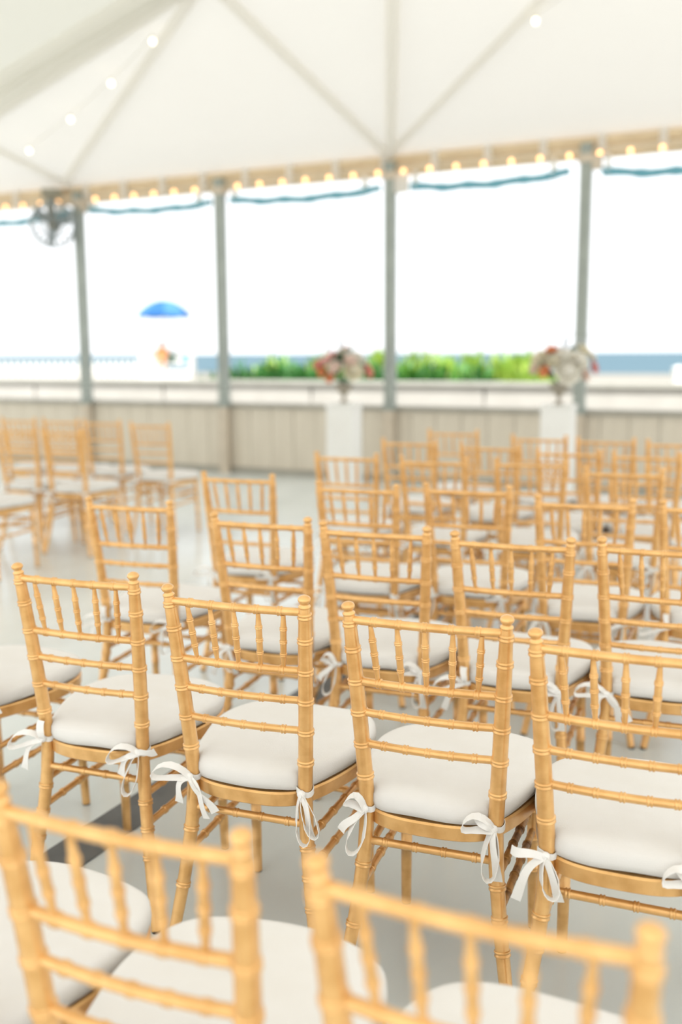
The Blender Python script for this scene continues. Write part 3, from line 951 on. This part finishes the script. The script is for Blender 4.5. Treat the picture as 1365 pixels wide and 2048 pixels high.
for k in range(7):
    hedge.append((px(745 + 54 * k, 20.3) + rnd.uniform(-.1, .1), 20.3 + rnd.uniform(-.2, .2), rnd.uniform(1.50, 1.62), 'leaf_lime' if k > 4 else ('leaf_dark', 'leaf_mid')[k % 2]))
for k in range(7):
    hedge.append((px(780 + 46 * k, 22.6) + rnd.uniform(-.1, .1), 22.6, rnd.uniform(1.66, 1.86) - 0.02 * k, 'leaf_lime'))
for k in range(2):
    hedge.append((px(560 + 90 * k, 22.6), 22.6, 1.68, 'leaf_lime'))
desc = {'leaf_dark': 'deep green', 'leaf_mid': 'mid green', 'leaf_lime': 'yellow-green'}
ordn = ['first', 'second', 'third', 'fourth', 'fifth', 'sixth', 'seventh', 'eighth', 'ninth', 'tenth', 'eleventh', 'twelfth', 'thirteenth', 'fourteenth']
cnt = {}
for k, (hx, hy, hh, m) in sorted(enumerate(hedge), key=lambda q: q[1][0] / q[1][1]):
    cnt[m] = cnt.get(m, 0) + 1
    p = room(hx, hy, -0.5)
    t = thing('beach_shrub', f'{desc[m]} beach shrub beyond the sea wall, {ordn[cnt[m]-1]} {desc[m]} one from the left', 'shrub', p, YAW + rnd.choice((0, 3.1416)) + rnd.uniform(-.3, .3), 'shrubs beyond the sea wall')
    f = link('foliage', SH[(m, k % 2)], None, t)
    s = link('stem', stem_me, None, t)
    sc_ = (hh + 0.22) / 1.0
    f.scale = (1.05, 0.7, sc_ * 0.93)
    s.scale = (0.7, 0.7, sc_)

fp = [room(-13.5, 33.0), room(-6.1, 34.5)]
fe = thing('picket_fence', 'white picket fence on the sand at the left', 'fence', (fp[0].x, fp[0].y, -0.6))
fd = (fp[1] - fp[0])
fl_ = fd.length
fa = math.atan2(fd.y, fd.x)
fe.rotation_euler = (0, 0, fa)
pk = MB()
pk.v = [Vector(p) for p in ((-.05, 0, 0), (.05, 0, 0), (.05, 0, 1.78), (0, 0, 1.88), (-.05, 0, 1.78), (-.05, .03, 0), (.05, .03, 0), (.05, .03, 1.78), (0, .03, 1.88), (-.05, .03, 1.78))]
pk.f = [(0, 1, 2, 3, 4), (9, 8, 7, 6, 5), (0, 5, 6, 1), (1, 6, 7, 2), (2, 7, 8, 3), (3, 8, 9, 4), (4, 9, 5, 0)]
pk = pk.mesh('picket', False)
pk.materials.append(M['white_paint'])
nP = int(fl_ / 0.2)
for k in range(nP):
    o = link('picket', pk, None, fe)
    o.location = (0.1 + k * 0.2, 0, 0)
for z in (0.5, 1.5):
    MB().box(0, fl_, 0.03, 0.08, z, z + 0.1).build('rail', M['white_paint'], fe, smooth=False)

SX, SY = -6.85, 40.0
sp = room(SX, SY, -0.62)
ls = thing('lifeguard_stand', 'white wooden lifeguard stand on the sand', 'lifeguard stand', sp, YAW)
for sx in (-1, 1):
    for sy in (-1, 1):
        MB().tube([(sx * 1.02, sy * 0.6, 0), (sx * 0.92, sy * 0.48, 1.35)], 0.07, 8).build('leg', M['white_paint'], ls)
for k in range(6):
    MB().box(-1.0, 1.0, -0.55 + 0.19 * k, -0.38 + 0.19 * k, 1.33, 1.39).build('deck_board', M['white_paint'], ls, smooth=False)
for k in range(5):
    MB().box(-1.0, 1.0, -0.60, -0.56, 0.28 + 0.21 * k, 0.47 + 0.21 * k).build('front_board', M['white_paint'], ls, smooth=False)
MB().box(-0.95, 0.95, 0.0, 0.45, 1.62, 1.68).build('bench_seat', M['white_paint'], ls, smooth=False)
for k in range(3):
    MB().box(-0.95, 0.95, 0.46, 0.50, 1.74 + 0.16 * k, 1.87 + 0.16 * k).build('back_board', M['white_paint'], ls, smooth=False)
for sx in (-1, 1):
    MB().box(sx * 0.98 - 0.04, sx * 0.98 + 0.04, -0.5, 0.5, 1.39, 2.22).build('side_panel', M['white_paint'], ls, smooth=False)

up_ = room(-7.0, 40.35, -0.50)
um = thing('beach_umbrella', 'blue scalloped beach umbrella above the lifeguard stand', 'umbrella', up_, YAW + 0.2)
MB().tube([(0, 0, 0), (0, 0, 4.05)], 0.025, 10).build('pole', M['white_paint'], um)
for k in range(8):
    a0, a1 = 2 * math.pi * k / 8, 2 * math.pi * (k + 1) / 8
    mb = MB()
    for j in range(6):
        f = j / 5
        for i in range(7):
            a = lerp(a0, a1, i / 6)
            inn = 1 - 0.10 * f * math.sin(math.pi * i / 6)
            z = 4.06 - 0.50 * f ** 2.1 - (0.0 if j < 5 else 0.05) + 0.0 * inn
            mb.v.append(Vector((1.05 * f * inn * math.cos(a), 1.05 * f * inn * math.sin(a), z)))
    for j in range(5):
        for i in range(6):
            q = j * 7 + i
            mb.f.append((q, q + 1, q + 8, q + 7))
    # hanging flap
    b = len(mb.v)
    for i in range(7):
        a = lerp(a0, a1, i / 6)
        inn = 1 - 0.10 * math.sin(math.pi * i / 6)
        mb.v += [Vector((1.05 * inn * math.cos(a), 1.05 * inn * math.sin(a), 3.51)), Vector((1.06 * inn * math.cos(a), 1.06 * inn * math.sin(a), 3.40 - 0.04 * math.sin(math.pi * i / 6)))]
    for i in range(6):
        mb.f.append((b + 2 * i, b + 2 * i + 2, b + 2 * i + 3, b + 2 * i + 1))
    mb.build('canopy_panel', M['blue_a'] if k % 2 else M['blue_b'], um)
    MB().tube([(0, 0, 3.75), (0.9 * math.cos(a0), 0.9 * math.sin(a0), 3.545)], 0.01, 5).build('rib', M['white_paint'], um)

# a seated person on the stand, one skinned body
def person():
    J = {'pelvis': (0, 0.12, 0.08, .13), 'waist': (0, 0.14, 0.26, .12), 'chest': (0, 0.13, 0.46, .145), 'neck': (0, 0.10, 0.60, .055), 'jaw': (0, 0.06, 0.68, .07), 'head': (0, 0.07, 0.77, .095), 'crown': (0, 0.08, 0.84, .07),
         'shL': (-.17, .12, .54, .065), 'elL': (-.24, .02, .30, .045), 'wrL': (-.16, -.20, .20, .033), 'haL': (-.14, -.28, .17, .035),
         'shR': (.17, .12, .54, .065), 'elR': (.24, .02, .30, .045), 'wrR': (.16, -.20, .20, .033), 'haR': (.14, -.28, .17, .035),
         'hiL': (-.10, .08, .06, .095), 'knL': (-.13, -.34, .08, .065), 'anL': (-.13, -.38, -.30, .045), 'toL': (-.13, -.52, -.34, .035),
         'hiR': (.10, .08, .06, .095), 'knR': (.13, -.34, .08, .065), 'anR': (.13, -.38, -.30, .045), 'toR': (.13, -.52, -.34, .035)}
    E_ = [('pelvis', 'waist'), ('waist', 'chest'), ('chest', 'neck'), ('neck', 'jaw'), ('jaw', 'head'), ('head', 'crown'), ('chest', 'shL'), ('shL', 'elL'), ('elL', 'wrL'), ('wrL', 'haL'), ('chest', 'shR'), ('shR', 'elR'), ('elR', 'wrR'), ('wrR', 'haR'),
          ('pelvis', 'hiL'), ('hiL', 'knL'), ('knL', 'anL'), ('anL', 'toL'), ('pelvis', 'hiR'), ('hiR', 'knR'), ('knR', 'anR'), ('anR', 'toR')]
    ks = list(J)
    me = bpy.data.meshes.new('body')
    me.from_pydata([J[k][:3] for k in ks], [(ks.index(a), ks.index(b)) for a, b in E_], [])
    o = bpy.data.objects.new('body', me)
    COL.objects.link(o)
    o.modifiers.new('skin', 'SKIN')
    if not me.skin_vertices:
        me.skin_vertices.new()
    for i, k in enumerate(ks):
        me.skin_vertices[0].data[i].radius = (J[k][3], J[k][3])
        me.skin_vertices[0].data[i].use_root = (k == 'pelvis')
    sb = o.modifiers.new('sub', 'SUBSURF'); sb.levels = 2; sb.render_levels = 2
    me.materials.append(M['skin'])
    return o
pp = room(-7.12, 40.22, 1.10)
pt = thing('person', 'person in an orange top seated on the white lifeguard stand', 'person', pp, YAW)
bd = person(); bd.parent = pt
sh = MB().lathe([(0.165, 0.02), (0.155, 0.2), (0.172, 0.42), (0.175, 0.52), (0.13, 0.575), (0.07, 0.60)], 18, Matrix.Translation((0, 0.125, 0)) @ Matrix.Diagonal((1.15, 0.95, 1, 1)))
sh.build('orange_top', M['orange_cloth'], pt)
for s in (-1, 1):
    MB().tube([(s * 0.15, 0.12, 0.54), (s * 0.21, 0.06, 0.40)], [0.085, 0.07], 10).build('sleeve', M['orange_cloth'], pt)
MB().ball((0, 0.095, 0.80), 0.112, 10, 1.0, 1.0, 0.95).build('hair', M['hair'], pt)
def bag(label, x, m, h):
    p = room(x, 40.25, 1.075)
    t = thing('beach_bag', label, 'bag', p, YAW)
    MB().lathe([(0.11, 0.0), (0.15, 0.05), (0.16, 0.2), (0.13, h - 0.03), (0.10, h)], 14, Matrix.Diagonal((1.1, 0.7, 1, 1))).build('body', M[m], t)
    MB().tube([(-0.09, 0, h - 0.02), (-0.06, 0, h + 0.12), (0.06, 0, h + 0.12), (0.09, 0, h - 0.02)], 0.012, 6).build('handle', M[m], t)
bag('dark green bag on the lifeguard stand bench', -6.75, 'bag_green', 0.42)
bag('teal bag at the right end of the lifeguard stand', -6.15, 'bag_teal', 0.36)

wp = room(px(1353, 20), 20.0, -0.55)
t = thing('white_post', 'short white wooden post beyond the sea wall at right edge', 'post', wp, YAW)
MB().box(-0.095, 0.095, -0.095, 0.095, 0, 1.62).build('shaft', M['white_paint'], t, smooth=False)
MB().lathe([(0.145, 0), (0.145, 0.03), (0.02, 0.08)], 4, Matrix.Translation((0, 0, 1.62)) @ Matrix.Rotation(math.pi / 4, 4, 'Z')).build('cap', M['white_paint'], t, smooth=False)
